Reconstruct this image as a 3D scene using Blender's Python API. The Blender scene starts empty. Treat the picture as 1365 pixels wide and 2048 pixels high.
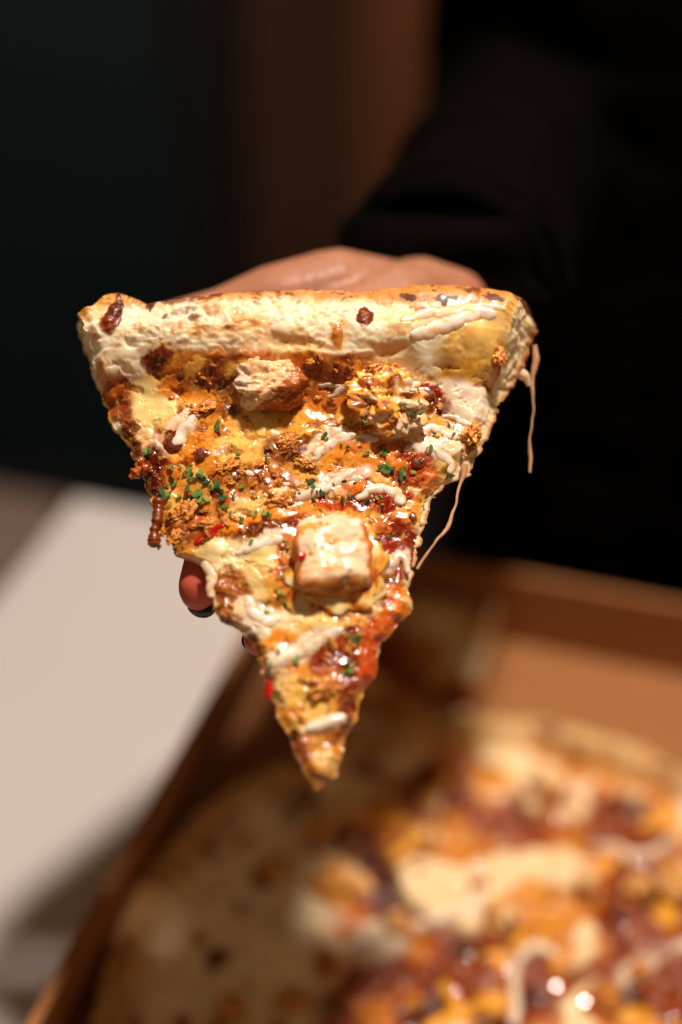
import bpy, bmesh, math, random
import numpy as np
from mathutils import Vector, Matrix

S = bpy.context.scene
C = S.collection
PI = math.pi
random.seed(7)

# ------------------------------------------------------------------ camera
PITCH = math.radians(35.8)
CAM_Z = 0.52                       # height of the lens above the table top (z = 0)
cam_d = bpy.data.cameras.new('camera'); cam = bpy.data.objects.new('camera', cam_d); C.objects.link(cam)
cam.location = (0, 0, CAM_Z); cam.rotation_euler = (PI/2 - PITCH, 0, 0)
cam_d.lens = 50; cam_d.sensor_width = 36; cam_d.sensor_fit = 'AUTO'
cam_d.clip_start = 0.02; cam_d.clip_end = 50
cam_d.dof.use_dof = True; cam_d.dof.focus_distance = 0.450; cam_d.dof.aperture_fstop = 2.0
S.camera = cam

# ------------------------------------------------------------------ world, lamps, exposure
S.view_settings.view_transform = 'Standard'; S.view_settings.look = 'None'
S.view_settings.exposure = 0.0; S.view_settings.gamma = 1.0
w = bpy.data.worlds.new('World'); S.world = w; w.use_nodes = True
bg = w.node_tree.nodes['Background']; bg.inputs[0].default_value = (1.0, 0.62, 0.34, 1); bg.inputs[1].default_value = 0.15
LAMP = Vector((0.225, 0.57, 1.49))
def lamp(name, loc, power, size, col, target):
    l = bpy.data.lights.new(name, 'AREA'); l.shape = 'DISK'; l.size = size; l.energy = power; l.color = col
    o = bpy.data.objects.new(name, l); C.objects.link(o); o.location = loc
    o.rotation_euler = (Vector(target) - Vector(loc)).to_track_quat('-Z', 'Y').to_euler()
    return o
lamp('ceiling_lamp', LAMP, 25.5, 0.13, (1.0, 0.84, 0.72), (0.12, 0.50, 0.0))
S.render.engine = 'CYCLES'
S.cycles.use_denoising = True
try: S.cycles.denoiser = 'OPENIMAGEDENOISE'
except Exception: pass
S.cycles.max_bounces = 6; S.cycles.diffuse_bounces = 3; S.cycles.glossy_bounces = 3
S.cycles.sample_clamp_indirect = 4.0

# ------------------------------------------------------------------ measuring helpers
FPX = 2844.0
cP, sP = math.cos(PITCH), math.sin(PITCH)
FWD = Vector((0, cP, -sP)); UP = Vector((0, sP, cP)); RIGHT = Vector((1, 0, 0))
def at(x, y, d):
    "point seen at photo position x, y at depth d metres"
    return Vector((0, 0, CAM_Z)) + RIGHT*((x-682.5)/FPX*d) + UP*(-(y-1024)/FPX*d) + FWD*d

def lin(c):
    c = np.asarray(c, float)/255.0
    return np.where(c <= 0.04045, c/12.92, ((c+0.055)/1.055)**2.4)

# ------------------------------------------------------------------ noise in numpy
_rs = np.random.RandomState(11)
_perm = np.concatenate([_rs.permutation(256)]*3)
_g = _rs.normal(size=(256, 3)); _g /= np.linalg.norm(_g, axis=1)[:, None]
def perlin(x, y, z=0.0):
    x, y, z = np.broadcast_arrays(np.asarray(x, float), np.asarray(y, float), np.asarray(z, float))
    xi = np.floor(x).astype(int); yi = np.floor(y).astype(int); zi = np.floor(z).astype(int)
    xf, yf, zf = x-xi, y-yi, z-zi
    u, v, q = [t*t*t*(t*(t*6-15)+10) for t in (xf, yf, zf)]
    out = 0
    for dx in (0, 1):
        wx = u if dx else 1-u
        for dy in (0, 1):
            wy = v if dy else 1-v
            for dz in (0, 1):
                wz = q if dz else 1-q
                h = _perm[_perm[_perm[(xi+dx) & 255]+((yi+dy) & 255)]+((zi+dz) & 255)]
                g = _g[h]
                out = out + wx*wy*wz*(g[..., 0]*(xf-dx)+g[..., 1]*(yf-dy)+g[..., 2]*(zf-dz))
    return out*1.5
def fbm(x, y, z=0.0, o=4, gain=0.5):
    a, f, s = 1.0, 1.0, 0
    for k in range(o):
        s = s + a*perlin(np.asarray(x)*f+17.3*k, np.asarray(y)*f-9.1*k, np.asarray(z)*f+3.7*k); a *= gain; f *= 2.03
    return s
def smooth(a, b, x):
    t = np.clip((x-a)/(b-a), 0, 1); return t*t*(3-2*t)

# ------------------------------------------------------------------ object helpers
def empty(name, loc, label, cat, group=None):
    o = bpy.data.objects.new(name, None); C.objects.link(o); o.location = loc; o.empty_display_size = 0.02
    o['label'] = label; o['category'] = cat
    if group: o['group'] = group
    return o
def link(name, me, parent=None, label=None, kind=None):
    o = bpy.data.objects.new(name, me); C.objects.link(o)
    if parent is not None:
        o.parent = parent
        p = parent
        M = Matrix.Identity(4)
        while p is not None:
            M = p.matrix_basis @ M; p = p.parent
        o.matrix_parent_inverse = M.inverted()
    if label: o['label'] = label
    if kind: o['kind'] = kind
    return o
def mesh_np(name, V, F, mat, col=None, wet=None, smooth_=True):
    me = bpy.data.meshes.new(name)
    V = np.asarray(V, np.float32); F = np.asarray(F, np.int32)
    me.vertices.add(len(V)); me.vertices.foreach_set('co', V.ravel())
    n, k = F.shape
    me.loops.add(n*k); me.loops.foreach_set('vertex_index', F.ravel())
    me.polygons.add(n); me.polygons.foreach_set('loop_start', np.arange(n, dtype=np.int32)*k)
    me.polygons.foreach_set('use_smooth', np.full(n, smooth_))
    me.update(calc_edges=True)
    if col is not None:
        a = me.color_attributes.new('col', 'FLOAT_COLOR', 'POINT')
        c4 = np.ones((len(V), 4), np.float32); c4[:, :3] = col; a.data.foreach_set('color', c4.ravel())
    if wet is not None:
        a = me.attributes.new('wet', 'FLOAT', 'POINT'); a.data.foreach_set('value', np.asarray(wet, np.float32))
    me.materials.append(mat)
    return me
def mesh_bm(name, bm, mat, smooth_=True):
    me = bpy.data.meshes.new(name); bmesh.ops.recalc_face_normals(bm, faces=bm.faces[:])
    bm.to_mesh(me); bm.free()
    if smooth_:
        for p in me.polygons: p.use_smooth = True
    me.materials.append(mat); return me
def box_bm(sx, sy, sz, M=None, bev=0.0):
    bm = bmesh.new(); bmesh.ops.create_cube(bm, size=1.0)
    for v in bm.verts: v.co = Vector((v.co.x*sx, v.co.y*sy, v.co.z*sz))
    if bev: bmesh.ops.bevel(bm, geom=bm.edges[:]+bm.verts[:], offset=bev, segments=2, profile=0.5, affect='EDGES')
    if M is not None: bm.transform(M)
    return bm

# ------------------------------------------------------------------ materials
def nt(name):
    m = bpy.data.materials.new(name); m.use_nodes = True
    return m, m.node_tree, m.node_tree.nodes['Principled BSDF']
def N(t, kind, **kw):
    n = t.nodes.new(kind)
    for k, v in kw.items():
        if k in n.inputs.keys(): n.inputs[k].default_value = v
        else: setattr(n, k, v)
    return n
def food_mat(name, sss=0.25, rad=(0.004, 0.002, 0.0008), bump=0.25, bscale=900, fine=2600, coat=0.3, rough=(0.62, 0.2), detail=2.0, deep=1.0):
    "colour and wetness come with the mesh; grain, gloss and relief are procedural"
    m, t, b = nt(name)
    col = N(t, 'ShaderNodeAttribute', attribute_name='col'); wet = N(t, 'ShaderNodeAttribute', attribute_name='wet')
    tc = N(t, 'ShaderNodeTexCoord')
    n1 = N(t, 'ShaderNodeTexNoise', Scale=bscale, Detail=detail, Roughness=0.5); t.links.new(tc.outputs['Object'], n1.inputs['Vector'])
    n2 = N(t, 'ShaderNodeTexNoise', Scale=fine, Detail=1.0); t.links.new(tc.outputs['Object'], n2.inputs['Vector'])
    mx = N(t, 'ShaderNodeMix', data_type='RGBA', blend_type='OVERLAY'); mx.inputs['Factor'].default_value = 0.35
    gm = N(t, 'ShaderNodeGamma', Gamma=deep)
    t.links.new(col.outputs['Color'], gm.inputs['Color']); t.links.new(gm.outputs[0], mx.inputs[6]); t.links.new(n1.outputs['Fac'], mx.inputs[7])
    t.links.new(mx.outputs[2], b.inputs['Base Color'])
    mr = N(t, 'ShaderNodeMapRange'); mr.inputs['To Min'].default_value = rough[0]; mr.inputs['To Max'].default_value = rough[1]
    t.links.new(wet.outputs['Fac'], mr.inputs['Value']); t.links.new(mr.outputs[0], b.inputs['Roughness'])
    cm = N(t, 'ShaderNodeMath', operation='MULTIPLY'); cm.inputs[1].default_value = coat
    t.links.new(wet.outputs['Fac'], cm.inputs[0]); t.links.new(cm.outputs[0], b.inputs['Coat Weight'])
    b.inputs['Coat Roughness'].default_value = 0.1
    b.inputs['Subsurface Weight'].default_value = sss; b.inputs['Subsurface Radius'].default_value = rad
    b.inputs['Subsurface Scale'].default_value = 1.0
    b.inputs['Specular IOR Level'].default_value = 0.35
    ad = N(t, 'ShaderNodeMath', operation='ADD')
    ml = N(t, 'ShaderNodeMath', operation='MULTIPLY'); ml.inputs[1].default_value = 0.45
    t.links.new(n2.outputs['Fac'], ml.inputs[0]); t.links.new(n1.outputs['Fac'], ad.inputs[0]); t.links.new(ml.outputs[0], ad.inputs[1])
    bp = N(t, 'ShaderNodeBump'); bp.inputs['Strength'].default_value = bump; bp.inputs['Distance'].default_value = 0.0012
    t.links.new(ad.outputs[0], bp.inputs['Height']); t.links.new(bp.outputs[0], b.inputs['Normal'])
    return m
M_TOP = food_mat('baked_cheese', 0.4, (0.004, 0.0018, 0.0007), 0.045, 240, 900, 0.7, (0.5, 0.18), deep=1.22)
M_BREAD = food_mat('bread', 0.30, (0.003, 0.002, 0.001), 0.15, 500, 1500, 0.1, (0.75, 0.4))
M_CHICKEN = food_mat('chicken_meat', 0.25, (0.003, 0.0018, 0.001), 0.12, 400, 1300, 0.4, (0.6, 0.25))
M_CRUMB = food_mat('fried_crumb', 0.25, (0.002, 0.001, 0.0004), 0.3, 700, 1800, 0.6, (0.5, 0.25), deep=1.3)
M_CREAM = food_mat('cream_sauce', 0.35, (0.003, 0.002, 0.0012), 0.05, 300, 900, 0.6, (0.4, 0.2))
M_FAR = food_mat('far_topping', 0.0, bump=0.3, bscale=160, fine=500, coat=0.12, rough=(0.7, 0.4), deep=1.0)

def simple(name, rgb, rough=0.6, nscale=60, namp=0.15, bump=0.1, bdist=0.001, spec=0.5, sss=0, stretch=None, rgb2=None):
    m, t, b = nt(name)
    tc = N(t, 'ShaderNodeTexCoord'); n = N(t, 'ShaderNodeTexNoise', Scale=nscale, Detail=6.0, Roughness=0.6)
    if stretch:
        mp = N(t, 'ShaderNodeMapping'); mp.inputs['Scale'].default_value = stretch
        t.links.new(tc.outputs['Object'], mp.inputs['Vector']); t.links.new(mp.outputs[0], n.inputs['Vector'])
    else: t.links.new(tc.outputs['Object'], n.inputs['Vector'])
    r = N(t, 'ShaderNodeValToRGB'); c = lin(rgb)
    c0 = c*(1-namp) if rgb2 is None else lin(rgb2); c1 = np.minimum(c*(1+namp), 1)
    r.color_ramp.elements[0].position = 0.3; r.color_ramp.elements[1].position = 0.7
    r.color_ramp.elements[0].color = (*c0, 1); r.color_ramp.elements[1].color = (*c1, 1)
    t.links.new(n.outputs['Fac'], r.inputs[0]); t.links.new(r.outputs[0], b.inputs['Base Color'])
    b.inputs['Roughness'].default_value = rough; b.inputs['Specular IOR Level'].default_value = spec
    if bump:
        bp = N(t, 'ShaderNodeBump'); bp.inputs['Strength'].default_value = bump; bp.inputs['Distance'].default_value = bdist
        t.links.new(n.outputs['Fac'], bp.inputs['Height']); t.links.new(bp.outputs[0], b.inputs['Normal'])
    if sss:
        b.inputs['Subsurface Weight'].default_value = sss; b.inputs['Subsurface Radius'].default_value = (0.006, 0.002, 0.001); b.inputs['Subsurface Scale'].default_value = 1.0
    return m
M_TABLE = simple('white_table_paint', (204, 198, 195), 0.45, 8, 0.03, 0.03)
M_KRAFT = simple('kraft_cardboard', (158, 106, 62), 0.75, 180, 0.10, 0.1, 0.0006, 0.3)
M_JACKET = simple('black_knit_cloth', (6, 4, 4), 0.9, 400, 0.3, 0.3, 0.001, 0.03)
M_SKIN = simple('skin', (170, 117, 88), 0.45, 260, 0.10, 0.35, 0.0006, 0.5, 0.3)
_t = M_SKIN.node_tree; _b = _t.nodes['Principled BSDF']; _src = _b.inputs['Base Color'].links[0].from_socket     # finger tips are redder than the palm
_tc = _t.nodes.new('ShaderNodeTexCoord'); _sx = _t.nodes.new('ShaderNodeSeparateXYZ'); _mr = _t.nodes.new('ShaderNodeMapRange'); _mx = _t.nodes.new('ShaderNodeMix'); _mx.data_type = 'RGBA'
_mr.inputs['From Min'].default_value = .255; _mr.inputs['From Max'].default_value = .29; _mr.inputs['To Min'].default_value = 1; _mr.inputs['To Max'].default_value = 0
_t.links.new(_tc.outputs['Object'], _sx.inputs[0]); _t.links.new(_sx.outputs['Z'], _mr.inputs['Value']); _t.links.new(_mr.outputs[0], _mx.inputs[0]); _t.links.new(_src, _mx.inputs[6])
_mx.inputs[7].default_value = (*lin((206, 96, 78)), 1); _t.links.new(_mx.outputs[2], _b.inputs['Base Color'])
M_NAIL = simple('black_nail_polish', (12, 7, 8), 0.08, 50, 0.1, 0.0)
M_FLOOR = simple('dark_floor', (18, 22, 24), 0.5, 5, 0.2, 0.1)
M_TEAL = simple('dark_teal_paint', (4, 24, 32), 0.6, 3, 0.15, 0.05)
M_BLACK = simple('black_paint', (6, 5, 5), 0.8, 3, 0.2, 0.0)
M_WOOD = simple('brown_wood', (110, 66, 38), 0.5, 6, 0.25, 0.1, 0.001, 0.4, stretch=(6, 6, 0.5))
M_WOOD_DIM = simple('dimmed_brown_wood', (66, 42, 30), 0.6, 6, 0.25, 0.1, 0.001, 0.3, stretch=(6, 6, 0.5))  # brown wood darkened to carry the fading light left of the door
M_BENCH = simple('pale_bench_top', (132, 112, 102), 0.6, 10, 0.08, 0.05)
def herb_mat(name, rgb):
    return simple(name, rgb, 0.5, 900, 0.45, 0.5, 0.0003, 0.5)
M_HERBS = [herb_mat('parsley_green', (74, 116, 30)), herb_mat('parsley_pale_green', (132, 156, 56)), herb_mat('parsley_dark_green', (40, 76, 24))]
M_PEPPER = simple('red_pepper', (190, 16, 10), 0.15, 300, 0.2, 0.1, 0.0004, 0.6, 0.2)

# ================================================================== THE HELD SLICE
# plane of the slice: u runs along the crust, v from tip to crust, height away from the plane towards the lamp
TILT = math.radians(22); cT, sT = math.cos(TILT), math.sin(TILT)
O3 = at(620, 900, 0.45)
VAX = UP*cT + FWD*sT; NAX = UP*sT - FWD*cT; UAX = RIGHT.copy()
O_, U_, V_, N_ = [np.array(a) for a in (O3, UAX, VAX, NAX)]
def P3(u, v, h): 
    u, v, h = np.broadcast_arrays(u, v, h)
    return O_ + u[..., None]*U_ + v[..., None]*V_ + h[..., None]*N_
_R, _U, _F, _c = np.array(RIGHT), np.array(UP), np.array(FWD), np.array((0, 0, CAM_Z))
def photo_xy(u, v, h=0.0):
    "where a point of the slice stands in the photograph (the unit the traced features are noted in)"
    p = P3(np.asarray(u, float), np.asarray(v, float), np.asarray(h, float)) - _c
    d = p@_F
    return 682.5+FPX*(p@_R)/d, 1024-FPX*(p@_U)/d
def slice_uv(x, y, h=0.0):
    "inverse: photo position to u, v on the surface h above the slice's plane"
    d = np.array(at(x, y, 1.0)) - _c
    o = _c - O_ - h*N_
    t = -(o@N_)/(d@N_)
    p = o + d*t
    return float(p@U_), float(p@V_)

LEFT = [(578,157),(600,160),(628,157),(645,166),(665,176),(700,185),(740,195),(790,206),(845,220),(862,246),(900,268),(950,286),(990,300),(1020,318),(1070,334),(1100,350),(1112,378),(1125,402),(1160,420),(1205,428),(1235,442),(1252,478),(1272,498),(1310,515),(1350,531),(1390,545),(1430,556),(1470,580),(1500,590),(1545,612),(1574,634)]
RIGHTE = [(578,1074),(600,1072),(628,1082),(650,1070),(700,1052),(740,1030),(790,1004),(850,982),(880,968),(905,950),(930,944),(948,905),(975,868),(1020,856),(1070,842),(1110,836),(1150,822),(1180,820),(1205,828),(1225,812),(1250,788),(1278,762),(1310,757),(1345,750),(1372,728),(1400,718),(1440,712),(1470,692),(1505,682),(1545,672),(1574,640)]
RIGHTTOP = [(578,1066),(600,1056),(628,1044),(650,1034),(700,1014),(740,1000),(790,982),(850,966),(880,950),(905,930),(930,905),(948,888),(975,862),(1000,848),(1050,836),(1070,833),(1110,830),(1150,818)]+RIGHTE[17:]
def edge_fn(tab, seed):
    uv = [slice_uv(x, y) for y, x in tab]
    v = np.array([p[1] for p in uv])[::-1]; u = np.array([p[0] for p in uv])[::-1]
    def f(q):
        base = np.interp(q, v, u)
        return base + 0.0011*fbm(q*260, seed, 0, 3) + 0.00012*fbm(q*900, seed+5, 0, 1)
    return f
eL, eR, eRo = edge_fn(LEFT, 1.3), edge_fn(RIGHTTOP, 7.7), edge_fn(RIGHTE, 9.9)
V_TIP = slice_uv(637, 1576)[1]
V_RIM = slice_uv(640, 640)[1]          # back of the crust, in the plane

# traced colours: (x, y, rx, ry, angle deg, colour, softness, strength, height mm, wet)
def T(*c): return lin(c)
CREAM=(255,238,208); PALE=(255,230,170); YEL=(243,190,92); ORG=(230,148,46); AMB=(196,104,28); BRN=(138,58,16); DBR=(92,34,10); RED=(160,38,8); DRED=(112,22,6); WHITE=(252,235,212); TAN=(222,160,92); BURN=(84,38,12)
BLOBS = [
 # crust ridge and bread
 (620,568,520,34,0,TAN,.6,.95,0,.15),(960,585,130,24,6,TAN,.4,.95,0,.15),(330,606,110,12,-6,(206,140,70),.5,.8,0,.1),
 (570,650,430,52,0,CREAM,.35,1,0,.3),(240,690,80,80,0,CREAM,.35,1,.4,.25),(880,680,170,80,0,CREAM,.4,1,.6,.5),
 (440,660,90,20,0,(240,205,150),.5,.6,0,.2),(500,640,40,16,20,(236,190,110),.5,.6,0,.2),(620,690,60,14,10,(232,190,120),.5,.6,-1.0,.2),
 (560,682,45,20,10,(236,200,140),.6,.7,-1.1,.2),(780,700,40,18,-20,(226,180,110),.5,.6,-1.2,.3),
 (950,700,75,55,-20,(250,208,120),.5,.9,.3,.8),(1010,640,40,50,20,(248,208,130),.5,.8,.3,.7),(925,745,55,25,-20,(250,196,84),.5,.9,0,.9),
 (820,640,50,30,0,(248,214,150),.5,.5,.4,.8),
 (920,800,70,42,12,WHITE,.3,1,1.2,.6),(960,850,36,40,0,WHITE,.4,.9,.6,.5),(700,705,60,10,0,WHITE,.5,.7,.6,.6),(470,708,80,8,0,(250,225,180),.5,.7,.3,.5),
 # left flank
 (228,790,34,40,10,AMB,.5,.95,0,.5),(262,840,26,48,-20,BRN,.5,.9,0,.5),(232,850,18,14,0,CREAM,.5,.9,.6,.4),(312,800,46,56,10,(253,224,160),.35,1,.3,.6),(288,880,18,38,-10,(248,214,160),.5,.9,.5,.4),(272,905,14,34,-20,BRN,.5,.9,0,.5),
 (318,722,34,30,-20,BRN,.25,1,.4,.6),(318,722,20,18,-20,DBR,.5,.8,.2,.6),(205,740,14,30,0,(226,150,80),.5,.7,0,.3),
 # browned band under the crust
 (405,750,92,48,-8,ORG,.35,1,.2,.8),(420,745,60,34,-8,BRN,.5,.85,.3,.8),(460,770,30,24,0,DBR,.5,.7,0,.8),(390,730,14,30,30,YEL,.5,.8,.2,.8),(350,780,26,20,0,ORG,.5,.9,0,.7),(520,715,60,12,4,AMB,.5,.8,.2,.8),(478,735,26,14,0,YEL,.5,.8,.2,.8),
 (640,755,95,46,0,ORG,.35,1,0,.9),(655,745,44,24,10,BRN,.5,.85,.3,.9),(610,725,50,12,0,AMB,.5,.8,0,.9),(625,775,26,16,0,(244,176,76),.5,.9,.3,.9),(690,780,20,16,0,BRN,.5,.9,.2,.9),(640,800,60,26,0,(222,130,40),.5,.9,0,.9),
 (850,790,40,24,10,RED,.35,1,.6,1),(870,812,30,18,0,BRN,.5,.8,0,1),(760,740,50,16,0,(240,180,90),.5,.7,.2,.8),
 # middle left
 (430,825,44,18,-10,DRED,.4,1,.2,1),(405,822,44,14,-14,AMB,.5,.9,.3,.6),(372,845,52,20,-36,WHITE,.35,1,.8,.7),(322,890,22,20,0,(246,214,190),.4,1,.6,.7),
 (420,880,80,50,0,(238,164,60),.4,.95,0,.9),(500,880,70,52,0,(252,206,116),.35,1,.3,.95),(540,840,50,18,10,(236,208,130),.4,.9,.2,.8),(600,850,60,30,0,(240,180,74),.4,.95,.2,.9),
 (348,886,20,21,0,BRN,.2,1,1.1,.8),(402,908,16,15,0,BRN,.3,1,.6,.8),(440,860,16,12,0,AMB,.5,.8,.3,.9),(440,900,20,9,-30,(246,214,190),.5,.9,.4,.9),
 (320,950,34,50,-20,DRED,.35,1,.2,1),(300,920,18,26,0,DRED,.5,.9,0,1),(372,950,44,36,0,(230,140,40),.4,.9,.2,.9),(392,960,30,24,0,(238,190,90),.5,.7,.2,.9),
 # middle band
 (570,900,46,32,0,(150,78,22),.45,.9,.3,.7),(600,912,26,20,0,DBR,.5,.7,.3,.7),(470,945,60,24,0,AMB,.45,.9,.3,.8),(530,960,70,26,0,(176,96,26),.4,.9,.3,.8),(560,1000,60,20,0,(176,84,22),.4,.9,.3,.8),
 (640,895,22,50,50,WHITE,.4,.9,.5,.9),(700,905,70,40,0,(240,164,52),.4,.9,.2,.9),(720,895,30,14,0,(214,120,34),.5,.7,.2,.9),(680,865,24,16,0,BRN,.35,1,.5,.9),(730,870,90,12,4,WHITE,.5,.8,.5,.9),(700,940,60,20,-10,(230,150,60),.5,.8,.2,.9),
 (800,880,80,14,-4,(220,120,30),.4,.9,.2,.8),(835,905,34,24,20,BRN,.4,1,.3,.9),(880,900,60,30,10,WHITE,.4,.95,.8,.8),(905,935,40,30,0,(236,198,120),.4,.9,.2,.7),(945,885,20,30,-10,(190,120,40),.4,.9,.2,.5),
 (790,870,60,14,0,(250,222,190),.5,.8,.5,.8),(820,935,56,34,10,RED,.3,1,0,1),(838,922,24,18,0,(196,54,10),.4,.9,.3,1),(860,960,24,24,0,(220,120,50),.5,.8,.2,.8),(775,925,34,20,0,(236,150,44),.4,.9,.3,.9),
 (690,955,60,14,-16,(250,215,196),.4,1,.6,.9),(600,985,90,12,-4,(250,220,180),.4,1,.6,.9),(650,1005,80,14,0,(206,84,22),.4,.95,0,.9),(760,1000,74,32,4,RED,.25,1,-.2,1),(720,975,40,14,0,(226,128,40),.4,.9,.3,.9),
 (830,1040,40,40,0,(238,176,84),.35,1,.4,.9),(790,1045,70,18,0,(244,190,92),.4,.95,.4,.9),(826,1035,12,10,0,AMB,.4,.9,.2,.9),(835,1080,16,40,0,(240,214,170),.4,.8,.2,.6),
 # left crumbs zone
 (345,1000,26,22,0,(240,198,112),.4,.9,.3,.7),(375,1050,44,40,0,(166,92,28),.35,1,.2,.6),(430,1040,50,26,0,(200,112,34),.4,.9,.2,.8),(460,1000,40,20,0,(190,100,30),.5,.8,.2,.8),(500,1010,60,22,-20,(248,206,130),.4,.95,.3,.9),(440,1100,50,24,-10,(248,214,150),.4,.95,.5,.6),
 (530,1045,90,20,-6,(246,160,36),.35,1,.3,.9),(530,1062,66,20,-8,BRN,.25,1,.2,.9),(545,1085,60,24,-14,WHITE,.3,1,1.0,.9),(590,1035,24,18,0,AMB,.35,1,.2,.9),(600,1010,40,14,10,(244,176,70),.4,.8,.2,.9),
 (500,1130,95,55,0,(255,232,180),.35,1,.4,.8),(530,1150,50,60,0,(255,226,160),.4,.95,.3,.8),(560,1180,30,50,0,(238,170,60),.4,.8,.1,.9),(575,1120,20,60,0,(226,130,34),.4,.9,0,.8),(430,1160,14,50,0,(246,218,180),.4,.9,.4,.6),
 (468,1190,36,60,-16,(176,104,34),.35,1,-.6,.6),(455,1230,40,24,0,(140,70,18),.4,.9,-.4,.6),(500,1215,40,24,20,(250,228,190),.4,.9,.4,.8),
 # right of the lower chicken
 (740,1080,40,60,0,(248,200,110),.4,.9,.2,.9),(800,1100,46,60,-10,(158,52,14),.25,1,.2,1),(780,1050,30,24,0,(196,92,26),.4,.8,.2,1),(778,1128,40,14,-30,(246,214,200),.4,.95,.6,.9),(815,1130,10,40,-6,(248,222,200),.4,.9,.5,.8),
 (780,1170,34,24,0,(170,60,14),.4,.9,.1,1),(790,1210,46,44,0,(232,140,30),.35,1,.3,.8),(745,1210,20,40,0,(250,220,170),.4,.9,.5,.8),(820,1200,10,10,0,(250,214,160),.4,.9,.3,.8),(770,1250,30,30,0,(216,110,24),.4,.9,.2,.8),
 # lower third
 (620,1215,90,30,0,(186,128,34),.4,.9,-.6,.7),(560,1250,80,30,-10,(248,224,180),.4,1,.3,.8),(640,1250,50,20,0,(254,220,140),.4,1,.5,.8),(560,1275,44,14,-6,(246,166,50),.4,.95,.1,.9),(600,1300,90,26,-26,WHITE,.3,1,.9,.8),(520,1245,30,30,20,WHITE,.4,.9,.5,.8),
 (560,1330,30,30,0,WHITE,.4,.95,.4,.8),(600,1345,30,18,20,(238,160,60),.4,.9,.1,.9),(690,1320,76,66,-30,(156,58,14),.22,1,.1,1),(740,1300,26,70,8,(206,88,18),.35,.95,.1,.9),(700,1285,40,14,0,(190,84,24),.5,.7,.2,1),(665,1360,46,26,10,(190,104,30),.5,.85,.2,.9),
 (570,1380,26,50,-10,(236,200,140),.4,.9,.2,.8),(615,1400,46,54,-20,(253,208,118),.35,1,.4,.9),(590,1430,30,20,0,(232,170,70),.4,.8,.2,.9),(650,1450,50,17,-16,WHITE,.3,1,1.0,.9),(695,1410,16,50,6,(140,40,10),.4,.9,0,1),(670,1470,44,16,-14,(130,48,16),.4,.85,0,.9),
 (635,1520,44,60,0,(204,142,52),.4,1,0,.8),(600,1490,14,40,-20,(156,52,14),.5,.8,0,.8),(652,1520,22,18,0,(246,206,140),.5,.9,.5,.9),(700,1500,8,40,0,(214,150,70),.5,.8,0,.7),
 # left rim of lower part
 (505,1290,12,30,-20,(120,40,12),.5,.8,-.3,.8),(535,1360,10,40,-20,(170,60,20),.5,.7,0,.7),
 # burnt spots on the crust
 (228,625,15,44,16,(112,44,14),.18,1,.8,.6),(218,650,16,20,0,(150,62,22),.4,.8,.4,.6),(728,633,19,18,0,(132,66,22),.15,1,.8,.7),(678,668,13,24,4,(168,86,26),.25,1,.5,.9),(678,668,20,30,4,(240,180,90),.6,.5,0,.7),
 (815,592,18,7,0,BURN,.3,.9,0,.1),(885,600,16,11,20,BURN,.3,.95,0,.1),(908,600,12,7,0,BURN,.3,.85,0,.1),(840,615,22,5,6,(190,110,40),.5,.8,0,.2),(990,594,18,8,8,BURN,.3,.85,0,.1),(940,580,30,6,8,(120,64,22),.4,.8,0,.1),(1050,598,24,10,10,(150,66,22),.4,.8,0,.2),
 (300,610,12,10,0,(110,46,14),.3,.9,0,.2),(345,603,30,9,-8,(96,46,16),.5,.7,0,.1),(372,622,30,7,-14,(110,58,22),.5,.6,0,.1),(390,636,14,7,-10,(120,60,20),.4,.8,0,.2),(425,622,16,14,0,(196,140,60),.5,.7,0,.2),(362,650,7,10,0,(206,140,60),.5,.8,0,.3),(330,632,8,6,0,(130,70,20),.4,.8,0,.2),(475,632,14,20,0,(226,160,70),.5,.7,0,.3),
 (410,595,24,5,-8,(110,60,22),.4,.7,0,.1),(440,588,16,4,0,(96,46,16),.4,.8,0,.1),(510,582,20,5,0,(120,70,26),.4,.8,0,.1),(545,583,14,5,10,(96,46,16),.4,.7,0,.1),(580,590,10,4,20,(100,50,18),.4,.7,0,.1),
 (1000,725,18,26,0,(186,92,28),.35,.9,.4,.4),(1000,750,16,14,0,(222,130,50),.5,.8,0,.5),(690,712,16,8,0,(170,88,20),.4,.7,.4,.7),(495,690,14,10,0,(226,150,70),.5,.6,0,.3),
]
def warp(X, Y):
    wx = 8*fbm(X/40, Y/40, 1.5, 3) + 4*fbm(X/10, Y/10, 4.5, 2)
    wy = 8*fbm(X/40, Y/40, 8.5, 3) + 4*fbm(X/10, Y/10, 12.5, 2)
    return X+wx, Y+wy
def swarp(X, Y):
    return X+8*fbm(X/40, Y/40, 1.5, 1), Y+8*fbm(X/40, Y/40, 8.5, 1)
def paint(X, Y, blobs, base, basewet=0.7):
    Xw, Yw = warp(X, Y); Xs, Ys = swarp(X, Y)
    col = np.empty(X.shape+(3,)); col[:] = base
    wet = np.full(X.shape, basewet); hgt = np.zeros(X.shape)
    for (x, y, rx, ry, a, c, s, st, dh, wt) in blobs:
        a = math.radians(a); ca, sa = math.cos(a), math.sin(a)
        dx, dy = Xw-x, Yw-y
        r = np.sqrt(((dx*ca+dy*sa)/rx)**2+((-dx*sa+dy*ca)/ry)**2)
        m = smooth(1+s*.6, 1-s*.6, r)*st
        col += (T(*c)-col)*m[..., None]; wet += (wt-wet)*m
        if dh:
            dx, dy = Xs-x, Ys-y; r = np.sqrt(((dx*ca+dy*sa)/rx)**2+((-dx*sa+dy*ca)/ry)**2)
            hgt += dh*smooth(1.15, 0.2, r)
    return col, wet, hgt

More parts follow.
